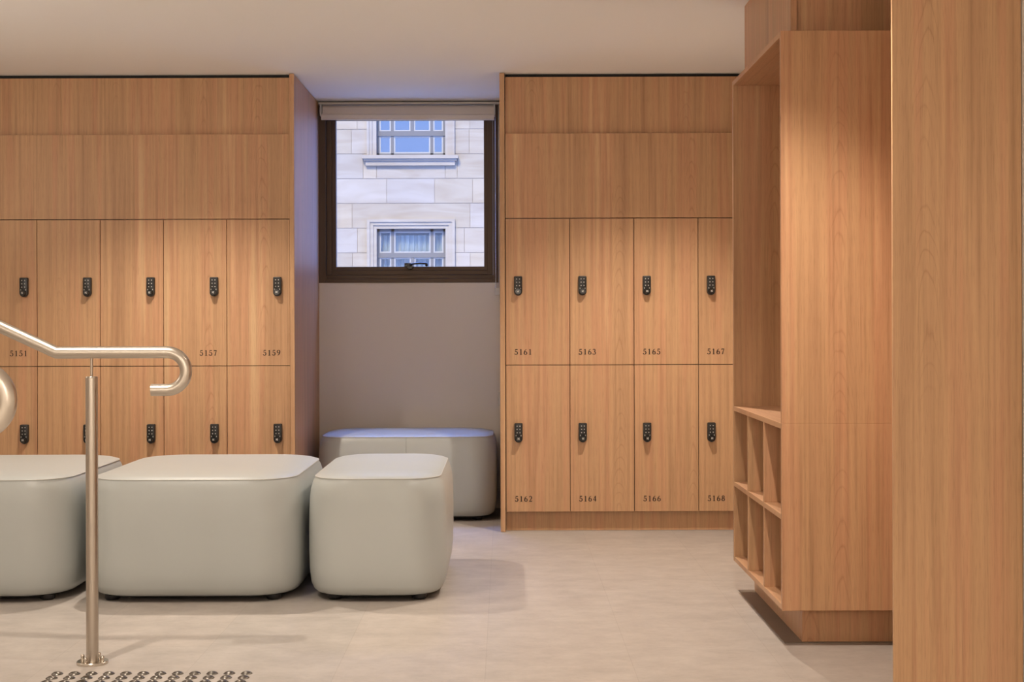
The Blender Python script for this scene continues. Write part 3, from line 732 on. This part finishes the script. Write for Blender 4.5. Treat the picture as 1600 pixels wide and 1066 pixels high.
def far_window(x0, x1, z0, z1, upper, curtain):
    zt_ = z1
    # openings: frame, transom, mullions, panes
    y = FY+0.13
    bm = bmesh.new(); W_ = 0.05
    bx(bm, x0, x0+W_, y, y+0.06, z0, z1); bx(bm, x1-W_, x1, y, y+0.06, z0, z1); bx(bm, x0, x1, y, y+0.06, z0, z0+W_); bx(bm, x0, x1, y, y+0.06, z1-W_, z1)
    ww = x1-x0; m1 = x0+ww*0.225; m2 = x0+ww*0.80; mc = x0+ww*0.515
    tr = (z1-0.555) if not upper else (z0+0.47)
    bx(bm, x0, x1, y-0.02, y+0.07, tr-0.05, tr+0.05)
    for mx_ in (m1, m2): bx(bm, mx_-0.03, mx_+0.03, y, y+0.06, z0, z1)
    lo, hi = (z0, tr) if not upper else (tr, z1)
    bx(bm, mc-0.035, mc+0.035, y-0.01, y+0.065, lo, hi)
    wf = obj('window', bm, M['sash'], fb)
    bm = bmesh.new()
    cols_a = [x0+W_, m1-0.03, m1+0.03, m2-0.03, m2+0.03, x1-W_]
    def lights(za, zb2, split):
        cs = [(cols_a[0], cols_a[1]), (cols_a[2], cols_a[3]), (cols_a[4], cols_a[5])]
        if split: cs = [cs[0], (cols_a[2], mc-0.035), (mc+0.035, cols_a[3]), cs[2]]
        for a, b2 in cs:
            frame(bm, a, b2, za, zb2, 0.03, 0.03, 0.03, 0.03, y+0.01, y+0.045, 0)
    if upper: lights(z0+W_, tr-0.05, False); lights(tr+0.05, z1-W_, True)
    else: lights(tr+0.05, z1-W_, False); lights(z0+W_, tr-0.05, True)
    obj('sash', bm, M['sashw'], wf)
    obj('pane', box(x0+W_, x1-W_, y+0.025, y+0.031, z0+W_, z1-W_), M['fglass_upper' if upper else 'fglass'], wf)
    if curtain:
        bm = bmesh.new(); N_ = 60; A = []; B = []
        for i in range(N_+1):
            xx = x0+0.05+(ww-0.1)*i/N_; yy = y+0.16+0.03*math.sin(i*1.15)+0.015*math.sin(i*2.7+1)
            A.append(bm.verts.new((xx, yy, z0+0.05))); B.append(bm.verts.new((xx, yy, z1-0.12)))
        for i in range(N_): bm.faces.new((A[i], A[i+1], B[i+1], B[i]))
        bmesh.ops.solidify(bm, geom=bm.faces[:], thickness=0.004)
        obj('curtain', bm, M['curtain'], wf, True)
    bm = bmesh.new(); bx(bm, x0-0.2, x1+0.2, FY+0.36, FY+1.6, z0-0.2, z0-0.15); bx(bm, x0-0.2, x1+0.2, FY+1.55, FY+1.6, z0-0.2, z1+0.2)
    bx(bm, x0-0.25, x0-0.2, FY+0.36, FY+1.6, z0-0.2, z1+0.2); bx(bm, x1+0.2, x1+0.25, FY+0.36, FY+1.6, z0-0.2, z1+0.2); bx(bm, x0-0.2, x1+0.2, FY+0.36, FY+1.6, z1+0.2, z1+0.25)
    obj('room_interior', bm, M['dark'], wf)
for i, o_ in enumerate(opens):
    up = (i % 2 == 1)
    far_window(o_[0], o_[1], o_[2], o_[3], up, not up)
    x0, x1, z0, z1 = o_
    if up:
        stonebox('window_sill', [(x0-0.295, x1+0.275, FY-0.16, FY+0.12, z0-0.085, z0-0.012), (x0-0.265, x1+0.245, FY-0.12, FY, z0-0.125, z0-0.085), (x0-0.225, x1+0.205, FY-0.08, FY, z0-0.225, z0-0.125)])
        for s_ in (-1, 1):
            e = x0 if s_ < 0 else x1
            stonebox('architrave', [(min(e, e+s_*0.09), max(e, e+s_*0.09), FY-0.02, FY, z0, z1), (min(e+s_*0.09, e+s_*0.15), max(e+s_*0.09, e+s_*0.15), FY-0.045, FY, z0, z1), (min(e+s_*0.15, e+s_*0.20), max(e+s_*0.15, e+s_*0.20), FY-0.07, FY, z0, z1)])
    else:
        bs = []
        for k, (a, b2, yy) in enumerate(((0.0, 0.07, 0.02), (0.07, 0.14, 0.045), (0.14, 0.20, 0.075))):
            bs += [(x0-b2, x0-a, FY-yy, FY, z0, z1+b2), (x1+a, x1+b2, FY-yy, FY, z0, z1+b2), (x0-a, x1+a, FY-yy, FY, z1+a, z1+b2)]
        stonebox('architrave', bs)
tag(obj('street', box(-40, 40, YW+0.3, 45, -6.1, -6.0), M['street'], org=(0, 20, -6)), 'street far below the window, outside the building', 'street', kind='structure')
